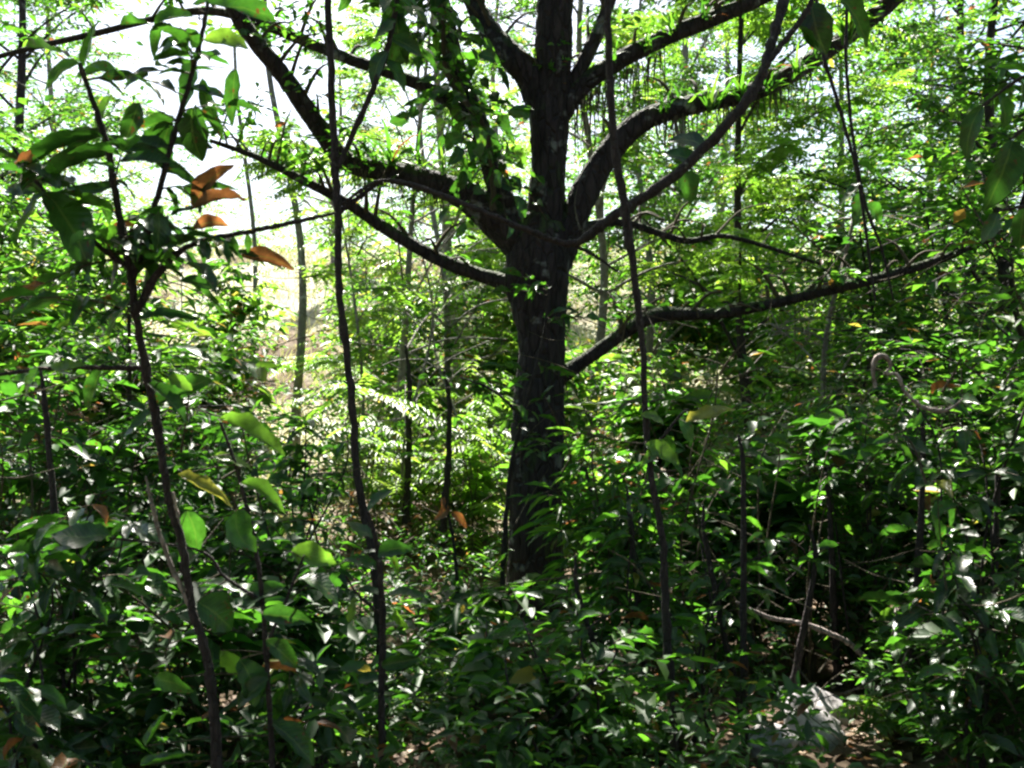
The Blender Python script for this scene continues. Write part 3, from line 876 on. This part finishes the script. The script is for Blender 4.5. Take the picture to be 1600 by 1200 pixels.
OR = 'dry orange brown leaf'
plant('broad_leaved_sapling', 'dark sapling with big drooping leaves in the left foreground, some leaves dry and orange', [
    ('stem', [(345, 1500, 19), (340, 1200, 18), (325, 1040, 14), (300, 950, 13), (284, 850, 13), (262, 770, 12), (243, 650, 13), (213, 500, 12), (205, 430, 12), (185, 330, 11), (165, 220, 10), (125, 100, 7)]),
    ('branch', [(212, 490, 14), (245, 430, 12), (300, 382, 9), (400, 360, 8), (470, 345, 7), (522, 333, 5)]),
    ('branch', [(205, 440, 12), (240, 330, 10), (275, 200, 8), (312, 70, 7), (330, -30, 5)]),
    ('branch', [(224, 575, 9), (170, 575, 8), (90, 574, 7), (-20, 588, 5)]),
    ('branch', [(203, 420, 10), (150, 380, 8), (70, 300, 6), (20, 230, 5)]),
    ('dead_branch_sun_streak', [(303, 958, 9), (266, 880, 7), (240, 800, 6), (228, 745, 3)]),
    ('dead_branch_sun_streak', [(300, 950, 9), (291, 905, 9), (284, 845, 8), (270, 770, 5)]),  # pale strip on the main stem, painting in its sun streak
], 2.9, [
    (368, 108, 356, 186, 34, 2), (316, 122, 345, 216, 30, 1), (300, 92, 280, 182, 46, 3), (218, 160, 190, 226, 42, 2), (300, 168, 322, 250, 60, 1), (268, 188, 240, 246, 52, 2),
    (292, 58, 228, 82, 32, 4), (302, 26, 236, 40, 30, 5), (318, 62, 388, 74, 46, 10, .8), (300, 8, 432, 16, 40, 3), (185, 116, 108, 104, 24, 6), (222, 122, 182, 132, 26, 2),
    (176, 150, 128, 200, 32, 7), (162, 214, 5, 226, 28, 2), (162, 224, 322, 250, 28, 1), (188, 288, 72, 300, 26, 3), (176, 244, 30, 254, 26, 2), (70, 300, 142, 420, 62, 3), (64, 300, -10, 290, 30, 2),
    (20, 235, 60, 300, 36, 4), (70, 300, 10, 380, 40, 3), (150, 380, 90, 440, 36, 4), (125, 100, 60, 130, 30, 6), (130, 102, 150, 30, 26, 5), (110, 90, 40, 60, 28, 3),
    (300, 326, 360, 254, 30, 14, .7, OR), (298, 328, 382, 300, 17, 14, .6, OR), (300, 358, 357, 348, 26, 14, .75, OR), (375, 400, 457, 416, 27, 14, .7, OR),
    (315, 378, 319, 400, 16, 8), (342, 374, 348, 402, 18, 8), (364, 370, 370, 397, 16, 9), (386, 366, 389, 392, 15, 9),
    (248, 330, 270, 402, 62, 1), (282, 440, 338, 442, 26, 2), (264, 500, 338, 522, 27, 10, .5), (132, 572, 78, 566, 30, 10, .6), (262, 546, 338, 546, 14, 4, .2), (262, 588, 302, 606, 26, 11),
    (240, 640, 180, 690, 34, 3), (205, 470, 150, 520, 36, 2), (215, 500, 300, 470, 34, 1), (230, 600, 300, 640, 36, 2), (60, 574, 20, 630, 30, 4), (160, 576, 120, 650, 36, 2), (236, 640, 330, 585, 32, 3),
], extra=[(0, .62, 1.0, 12, .25, .13, .34, .0, .4, .02), (4, .1, 1, 9, .22, .12, .34, .0, .4, .02), (2, .2, .9, 7, .2, .11, .36, .0, .4, 0), (1, .1, .6, 5, .2, .10, .36, .0, .45, .05)])

plant('broad_leaved_herb', 'knee high plant with large lime green leaves lit by the sun below the left sapling', [
    ('stem', [(430, 1480, 10), (425, 1200, 9), (415, 1000, 8), (400, 860, 7), (372, 740, 6), (345, 660, 4)]),
    ('branch', [(416, 1010, 6), (450, 930, 5), (475, 868, 3)]),
    ('branch', [(408, 940, 6), (350, 900, 5), (310, 860, 4), (170, 840, 3)]),
], 2.95, [
    (340, 654, 450, 686, 36, 11, .6), (330, 714, 397, 732, 38, 10, .7), (278, 742, 366, 768, 38, 12, .5, 'pale yellow leaf with a brown patch'), (375, 756, 442, 782, 28, 7), (170, 836, 76, 828, 62, 3, .7),
    (292, 798, 300, 868, 50, 4), (370, 798, 402, 862, 56, 5), (454, 862, 524, 872, 46, 11, .75), (160, 918, 236, 914, 12, 4, .1), (308, 918, 382, 904, 14, 4, .15), (378, 952, 442, 908, 24, 3, .3),
    (466, 904, 534, 922, 32, 4, .3), (308, 940, 372, 978, 76, 2, .8), (345, 1016, 386, 1062, 36, 11, .7), (374, 1030, 402, 1104, 50, 3), (415, 1000, 470, 1040, 40, 2), (420, 1060, 360, 1100, 44, 2),
    (240, 1062, 292, 1082, 36, 4), (226, 1166, 262, 1108, 30, 5), (218, 1196, 304, 1174, 26, 5, .4), (425, 1130, 500, 1180, 46, 2), (410, 960, 480, 965, 40, 2),
], cat='plant')

plant('low_sapling', 'thin leafy sapling on the floor between the left plants and the main trunk', [
    ('stem', [(600, 1260, 12), (596, 1100, 12), (598, 960, 11), (590, 860, 8), (575, 800, 5)]),
    ('branch', [(597, 960, 6), (560, 930, 4), (540, 900, 3)]),
], 3.5, [
    (598, 936, 662, 914, 14, 4, .2), (556, 932, 540, 972, 18, 10), (618, 952, 636, 992, 26, 11), (590, 870, 640, 850, 34, 4), (585, 840, 540, 810, 34, 3), (592, 890, 545, 860, 30, 9), (598, 980, 650, 975, 22, 3, .3),
    (600, 860, 630, 890, 30, 11), (576, 800, 610, 760, 28, 3), (596, 1040, 650, 1030, 30, 2), (596, 1060, 540, 1060, 30, 2),
])

# two thin saplings crossing the whole view
plant('thin_sapling', 'thin bare sapling stem crossing the picture from top to bottom left of the forked tree', [
    ('stem', [(604, 1175, 15), (597, 1040, 13), (584, 880, 13), (560, 752, 13), (547, 600, 12), (530, 450, 11), (528, 330, 12), (521, 200, 12), (512, -20, 11), (500, -300, 10), (510, -560, 5)]),
    ('branch', [(528, 262, 9), (560, 190, 9), (600, 95, 9), (622, -10, 8), (640, -150, 4)]),
    ('branch', [(526, 335, 9), (552, 315, 8), (592, 285, 6)]),
], 4.6, [(600, 95, 640, 130, 34, 2), (605, 80, 575, 130, 40, 1), (612, 60, 660, 75, 36, 2), (618, 30, 580, 60, 38, 3), (622, 0, 680, 25, 40, 2), (620, 20, 640, 90, 44, 1), (625, -5, 600, 50, 36, 2), (598, 100, 560, 110, 26, 4)],
    extra=[(0, .85, 1, 10, .5, .14, .42, .05, .5, 0), (1, .6, 1, 5, .3, .13, .45, .05, .45, 0)])
plant('thin_sapling', 'thin dark sapling stem in front of the right limbs running from top to bottom', [
    ('stem', [(1060, 1225, 15), (1055, 1180, 14), (1043, 1000, 13), (1035, 850, 12), (1012, 700, 10), (1002, 520, 10), (980, 350, 13), (958, 200, 12), (948, -20, 11), (950, -260, 8), (940, -480, 4)]),
    ('branch', [(1014, 700, 7), (1030, 690, 5), (1062, 650, 4), (1075, 640, 3)]),
], 4.2, [(1000, 648, 1038, 662, 28, 10), (1008, 694, 1066, 716, 36, 11), (1072, 660, 1142, 622, 44, 12, .6, 'large yellowing leaf'), (1030, 690, 1000, 720, 26, 7), (1060, 652, 1090, 690, 34, 9), (1040, 680, 1050, 730, 34, 6), (1020, 700, 1080, 745, 40, 8)],
    extra=[(0, .85, 1, 8, .45, .13, .42, .05, .5, 0)])

# looping liana and the hanging vines
plant('looping_liana', 'dark liana sagging in a wide V before the fork, rising to upper right', [
    ('stem', [(1238, -420, 12, 4.9), (1232, -200, 13, 4.7), (1226, -20, 14, 4.5), (1205, 70, 14, 4.4), (1175, 145, 16), (1085, 248, 17), (1000, 312, 16), (940, 352, 15), (892, 381, 11), (820, 358, 9), (740, 325, 8), (650, 290, 7, 4.45), (590, 284, 6, 4.55), (535, 318, 5, 4.58)]),
    ('branch', [(1172, 148, 10), (1205, 92, 9), (1255, 25, 9), (1300, -60, 6)]),
    ('branch', [(892, 381, 6), (930, 400, 5), (965, 425, 3)]),
], 4.35, [(1102, 232, 1048, 206, 52, 1, .7), (1088, 252, 1040, 230, 40, 2), (1060, 268, 1086, 314, 40, 4), (1268, 5, 1306, 74, 70, 1, .8), (1262, 10, 1270, 60, 50, 2), (1290, -20, 1380, 52, 30, 4), (1240, 40, 1290, 60, 40, 2)], cat='liana')
plant('hanging_vine', 'left one of the two thin vines hanging side by side at upper right', [
    ('stem', [(1262, -160, 6), (1282, 60, 6), (1300, 130, 6), (1322, 205, 5), (1342, 285, 5), (1358, 400, 4), (1368, 470, 3)])], 5.3, [(1342, 285, 1310, 320, 30, 3), (1345, 300, 1330, 350, 30, 4)], cat='vine')
plant('hanging_vine', 'right one of the two thin vines hanging side by side at upper right', [
    ('stem', [(1330, -160, 5), (1322, 60, 5), (1326, 150, 5), (1338, 250, 5), (1352, 320, 5), (1378, 390, 4), (1396, 470, 3)])], 5.35, [(1352, 320, 1385, 345, 28, 4), (1340, 255, 1372, 270, 26, 6)], cat='vine')
cp, cr = chain([(1368, 606, 4), (1364, 575, 5), (1372, 557, 7), (1386, 560, 6), (1391, 574, 4), (1383, 584, 3), (1402, 586, 4), (1414, 612, 4), (1440, 635, 5), (1472, 642, 5), (1492, 634, 3), (1505, 622, 2)], 3.7, 70); cr = cr * 1.35
t = thing('curled_tendril', 'pale curled dry tendril looping among the leaves of the right thicket', 'tendril', cp[0])
V, F = tube(cp, cr, 7, .04); part('stem', V, F, M_DEAD, t)

# sapling at the right edge, its leaves hanging in dark against the sky
plant('broad_leaved_sapling', 'dark hanging leaves of a sapling at the right edge under the open sky', [
    ('stem', [(1700, 1500, 22), (1690, 1000, 20), (1680, 600, 17), (1670, 300, 14), (1650, 80, 10), (1630, -120, 6)]),
    ('branch', [(1660, 200, 8), (1620, 190, 7), (1582, 215, 5)]),
    ('branch', [(1655, 110, 8), (1600, 120, 6), (1535, 165, 4)]),
    ('branch', [(1672, 330, 8), (1620, 320, 6), (1560, 330, 4)]),
], 3.0, [(1582, 218, 1556, 322, 62, 2), (1592, 122, 1610, 168, 40, 2), (1534, 166, 1506, 242, 40, 1), (1540, 165, 1500, 180, 30, 2), (1560, 332, 1530, 380, 36, 3), (1600, 325, 1590, 390, 40, 2), (1620, 190, 1640, 270, 50, 2), (1560, 145, 1575, 200, 30, 3), (1615, 120, 1560, 90, 30, 6)])

# leafy plants of the middle distance whose leaves can be told apart
for lab, px, y, h, sp, ns, ll, lo, hi in [
    ('bright green shrub with pointed leaves at the foot of the main trunk on its right', 968, 5.0, 1.15, .55, 5, .13, .3, .75),
    ('leafy green shrub beside the thin dark sapling stem on its right', 1095, 4.7, 1.15, .6, 5, .13, .2, .65),
    ('shrub with fresh lime green leaves above the pale rocks', 1215, 5.7, 1.0, .55, 5, .12, .4, .8),
    ('broad leaved shrub at the right edge of the picture, low in shade', 1540, 4.0, 1.2, .6, 5, .14, .05, .45),
    ('big leaved shrub just left of the curled tendril', 1350, 5.6, 1.75, .7, 6, .14, .1, .55),
    ('big leaved shrub rising highest at the right edge', 1560, 4.5, 2.25, .8, 6, .15, .05, .5),
    ('small plant with light green leaves at the bottom centre', 880, 4.0, .75, .4, 4, .11, .3, .75),
    ('dark low shrub in the bottom left corner', 60, 3.4, .85, .6, 6, .15, .0, .4),
    ('dark shrub with drooping leaves left of the left sapling', 110, 3.9, 1.35, .6, 6, .15, .0, .45),
    ('dark low shrub at the bottom between the left plants and the thin sapling', 500, 3.7, .7, .5, 5, .13, .0, .4),
    ('shrub with yellow green leaves left of the thin bare sapling', 470, 5.2, 1.6, .6, 5, .12, .2, .7),
    ('dark green plant low in front of the main trunk', 760, 4.6, .6, .5, 5, .12, .05, .45),
]:
    shrub(lab, (px - 800) / FPX * y, y, h, sp, ns, ll, .42, lo, hi, .03, single=True, tw_n=5, step=.2)

plant('slender_shoot', 'thin leafy shoot whose sprays cross in front of the main trunk', [
    ('stem', [(780, 990, 9), (788, 850, 8), (800, 720, 7), (825, 620, 6), (850, 520, 5), (858, 440, 3)]), ('branch', [(800, 720, 5), (840, 690, 4), (880, 700, 3)]), ('branch', [(815, 650, 5), (770, 610, 4), (720, 590, 3)])],
    6.6, [], extra=[(0, .45, 1, 10, .3, .13, .34, .1, .5, 0), (1, .2, 1, 5, .25, .13, .34, .1, .6, 0), (2, .2, 1, 6, .25, .13, .34, .2, .6, 0)])
plant('slender_shoot', 'thin leafy shoot close right of the foot of the main trunk', [
    ('stem', [(945, 1010, 8), (940, 900, 7), (928, 800, 6), (915, 730, 4)]), ('branch', [(936, 860, 5), (905, 820, 4), (885, 815, 3)])],
    6.3, [], extra=[(0, .3, 1, 8, .3, .14, .34, .1, .55, 0), (1, .2, 1, 5, .25, .13, .34, .2, .6, 0)])


def fern(label, px, y, nf, fl):
    x = (px - 800) / FPX * y
    b = np.array([x, y, float(gz(x, y))])
    t = thing('fern', label, 'fern', b, 'ferns on the forest floor')
    for i in range(nf):
        L = Leaves(); a = 6.283 * (i + rng.random() * .7) / nf
        d = np.array([math.cos(a) * .75, math.sin(a) * .75, rng.uniform(.6, 1.2)])
        c = pinnate(L, b + UP * .03, d, fl * rng.uniform(.7, 1.1), 20, fl * .2, .26, .1, .6, .55)
        V, F, A = leaf_mesh(L, T_FAR, False)
        fr = part('frond', V, F, M_FINE, t, True, A)
        V, F = tube(c, np.linspace(.004, .0012, len(c)), 4); part('midrib', V, F, M_TWIG, fr)


fern('fern on the dark floor at the bottom, left of the thin bare sapling foot', 540, 4.7, 9, .6)
fern('fern on the dark floor between the thin bare sapling and the main trunk', 700, 5.2, 9, .65)
fern('fern on the floor left of the pale rocks', 990, 4.6, 8, .55)
fern('fern on the floor right of the pale rocks', 1430, 4.7, 9, .6)
fern('fern in the dark bottom left corner', 190, 4.0, 8, .6)

# thin upright poles in the right thicket
for i, (x0, x1, yt, d, lab) in enumerate([
    (975, 905, 930, 4.6, 'thin leaning pole stem low right of the main trunk'), (1170, 1105, 850, 4.7, 'thin leaning pole stem between the dark sapling and the pale rocks'),
    (1165, 1160, 740, 4.5, 'thin upright pole stem just left of the pale rocks'), (1010, 985, 820, 5.2, 'thin upright pole stem close left of the dark sapling'),
    (1310, 1295, 800, 5.6, 'thin upright pole stem right above the pale rocks'), (1420, 1440, 700, 5.0, 'thin upright pole stem under the curled tendril'),
    (1545, 1560, 760, 4.9, 'thin upright pole stem near the right edge'), (1235, 1270, 880, 5.2, 'thin pole stem leaning right behind the pale rocks'), (690, 700, 640, 8.8, 'thin stem standing in the bright ground left of the main trunk'),
    (632, 640, 600, 9.3, 'thinnest stem in the bright ground left of the main trunk'), (110, 70, 640, 5.0, 'thin pole stem in the left thicket')]):
    yg = 600 + EYE / d * FPX if d < 7 else 850
    plant('pole_stem', lab, [('stem', [(x0, yg + 8, 13), (x0 * .6 + x1 * .4 + rng.uniform(-6, 6), yg * .6 + yt * .4, 11), (x1 + rng.uniform(-4, 4), yt, 8), (x1 - 6, yt - 60, 4)])], d, [], extra=[(0, .5, 1, 3, .2, .1, .4, .1, .6, 0)])

# pale stones
def rock(label, px, py, d, sx, sy, sz, seed):
    r = np.random.default_rng(seed)
    import bmesh
    bm = bmesh.new(); bmesh.ops.create_icosphere(bm, subdivisions=4, radius=1)
    V = np.array([v.co[:] for v in bm.verts]); F = np.array([[v.index for v in f.verts] for f in bm.faces]); bm.free()
    disp = np.zeros(len(V))
    for k in range(14):
        n = unit(r.normal(0, 1, 3)); o = r.uniform(.78, 1.0)
        dd = V @ n
        V = V - np.outer(np.maximum(dd - o, 0) * .85, n)
    for f, a in ((3, .05), (7, .025), (15, .012)):
        w = r.normal(0, 1, (3, 3)) * f
        V = V * (1 + a * np.sin(V @ w.T + r.uniform(0, 6, 3)).sum(1, keepdims=True))
    c = P(px, py, d)
    V = V * np.array([sx, sy, sz]) + c
    o = bpy.data.objects.new('rock', mesh_np('rock', V - c, F, True, None, M_ROCK)); COL.link(o)
    o.location = tuple(c); o['label'] = label; o['category'] = 'rock'; o['group'] = 'pale rocks on the floor'


rock('upper pale rock, sunlit on top, low at the bottom right', 1272, 1120, 5.05, .16, .15, .15, 3)
rock('middle pale rock, the brightest of the stack at the bottom right', 1266, 1166, 4.75, .16, .15, .14, 5)
rock('lowest pale rock at the bottom edge, left of the other two', 1203, 1198, 4.5, .12, .12, .10, 8)
for r_ in [o for o in bpy.data.objects if o.name.startswith('rock')]:
    r_.location.z = max(float(gz(r_.location.x, r_.location.y)) + .04, r_.location.z)

# fallen dead wood
for lab, lst, d in [
    ('pale fallen branch lying among the leaves above the rocks', [(1450, 1150, 9), (1405, 1085, 8), (1345, 1022, 9), (1318, 1000, 8), (1262, 976, 8), (1205, 966, 6), (1150, 940, 3)], 5.3),
    ('thin pale fallen twig lying right of the pale branch', [(1385, 1150, 5), (1420, 1010, 6), (1450, 972, 7), (1520, 968, 7), (1610, 958, 5), (1690, 1000, 3)], 4.9),
]:
    cp, cr = chain(lst, d, 40)
    t = thing('fallen_branch', lab, 'branch', cp[0]); V, F = tube(cp, cr, 8, .12); part('stem', V, F, M_DEAD if 'pale' in lab else M_STEM, t)

# orange dead leaves caught in the shrubs beside the trunk
t = thing('withered_shoot', 'withered shoot with orange leaves glowing left of the main trunk', 'shoot', P(715, 940, 6.4))
cp, cr = chain([(715, 945, 8), (712, 880, 6), (704, 820, 5), (690, 770, 3)], 6.4); V, F = tube(cp, cr, 6); part('stem', V, F, M_STEM, t)
for bx, by, tx, ty, w in [(704, 800, 722, 818, 15), (700, 790, 684, 806, 17), (692, 775, 690, 792, 9)]:
    leaf_obj(t, P(bx, by, 6.4), P(tx, ty, 6.38) - P(bx, by, 6.4), UP * .3 + np.array([0, -1, 0]), 1.4 * np.linalg.norm(P(tx, ty, 6.4) - P(bx, by, 6.4)), w * 6.4 / FPX, 14)

# ------------------------------------------------------------------ plants living on the big tree
def epiphyte(label, px, py, d, n, ll, group):
    q = P(px, py, d)
    t = thing('bromeliad', label, 'bromeliad', q, group)
    L = Leaves()
    for i in range(n):
        dv = rand_dir(.1, 1.3)
        l = ll * rng.uniform(.6, 1.2)
        L.add(q + rng.normal(0, .02, 3), dv, UP + .3 * rng.normal(0, 1, 3), l, l * .09, tint(1, .1, .7, .02))
    foliage('blades', L, T_BLADE, M_FAR, t, cull=False)


for i in range(8):
    u = i / 7
    epiphyte('tuft of strappy leaves growing on the long right limb, ' + ORD[i] + ' from left', 1030 + 290 * u + rng.uniform(-10, 10), 170 - 110 * max(0, u - .35) * 1.4 + rng.uniform(-8, 4), TD - .1 + rng.uniform(-.06, .06), int(rng.integers(8, 22)), rng.uniform(.18, .42), 'tufts on the long right limb')
for i in range(5):
    epiphyte('tuft of strappy leaves growing on the long left limb, ' + ORD[i] + ' from left', 560 + 30 * i + rng.uniform(-12, 12), 246 + 5 * i, TD - .1, int(rng.integers(7, 18)), rng.uniform(.15, .34), 'tufts on the long left limb')
for i in range(4):
    epiphyte('tuft of strappy leaves growing on the upper right limb, ' + ORD[i] + ' from left', 950 + 50 * i + rng.uniform(-15, 15), 95 - 22 * i, TD - .1, int(rng.integers(7, 18)), rng.uniform(.15, .34), 'tufts on the upper right limb')


def moss(label, pts, n, drop, group):
    tubes = []
    for i in range(n):
        u = rng.random() * (len(pts) - 1); k = int(u); f = u - k
        a = np.array(pts[k]) * (1 - f) + np.array(pts[k + 1]) * f
        q = P(a[0], a[1], TD - .05 + rng.uniform(-.08, .08)); l = drop * rng.uniform(.3, 1.2)
        e = q - UP * l + np.append(rng.normal(0, .03, 2), 0)
        tubes.append(tube(spline(np.array([q, (q + e) / 2 + rng.normal(0, .015, 3), e]), 6), np.linspace(.006, .002, 6), 3, cap=False))
    t = thing('hanging_moss', label, 'moss', P(pts[0][0], pts[0][1], TD))
    V, F = join(tubes); part('strands', V, F, M_TWIG, t, stuff=True)


moss('brown moss and rootlets hanging under the long left limb', [(540, 258), (610, 275), (690, 300)], 60, .22, None)
moss('brown moss and rootlets hanging under the long right limb', [(1020, 190), (1090, 172), (1180, 152), (1270, 110)], 80, .35, None)
moss('brown moss and rootlets hanging under the upper right limb', [(895, 165), (940, 130), (1040, 75)], 60, .45, None)
moss('brown rootlets hanging under the small bare right limb', [(920, 352), (985, 352), (1070, 378)], 30, .2, None)

# climber with dark leaves on the inner left limb
cp, cr = chain([(770, 330, 10), (768, 260, 9), (752, 190, 9), (700, 120, 8), (690, 20, 7), (670, -60, 5)], TD - .22, 40)
t = thing('climbing_vine', 'leafy climber with dark hanging leaves on the inner left limb of the forked tree', 'vine', cp[0])
V, F = tube(cp, cr, 6); part('stem', V, F, M_TWIG, t)
L = Leaves(); tubes = []
for i in range(46):
    q = cp[int(8 + 31 * rng.random())]
    s = twig(L, q, rand_dir(-.9, .5), rng.uniform(.25, .6), 5, .16, .6, .05, .75, .02, .7, .6)
    tubes.append(tube(s, .003, 3, cap=False))
V, F = join(tubes); part('twigs', V, F, M_TWIG, t, stuff=True)
p, dv, n, l, w, tt = L.arrays()
for q in range(len(p)):
    leaf_obj(t, p[q], dv[q], n[q] + np.array([0, -.6, 0]), l[q], w[q], leaf_index(tt[q]))
# tangle of dry twigs and thin creepers through the thickets
tubes = []
for i in range(750):
    y = rng.uniform(3.6, 11); px = rng.uniform(-50, 1650)
    if 380 < px < 900 and y < 5.5 and rng.random() < .6:
        continue
    x = (px - 800) / FPX * y
    q = np.array([x, y, float(gz(x, y)) + 2.4 * rng.random() ** 1.6])
    d = rand_dir(-.5, 1.4); l = rng.uniform(.2, .7)
    e = q + d * l
    if e[1] < 3.2:
        continue
    m = (q + e) / 2 + rng.normal(0, .06, 3) * l
    tubes.append(tube(spline(np.array([q, m, e]), 7), np.linspace(rng.uniform(.002, .006), .0012, 7), 4, cap=False))
V, F = join(tubes)
o = bpy.data.objects.new('twig_tangle', mesh_np('twig_tangle', V, F, True, None, M_TWIG)); COL.link(o)
o['kind'] = 'stuff'; o['label'] = 'thin dry twigs and creepers tangled through the undergrowth'; o['category'] = 'twigs'
print('objects', len(bpy.data.objects), 'tris', sum(len(m.polygons) for m in bpy.data.meshes))
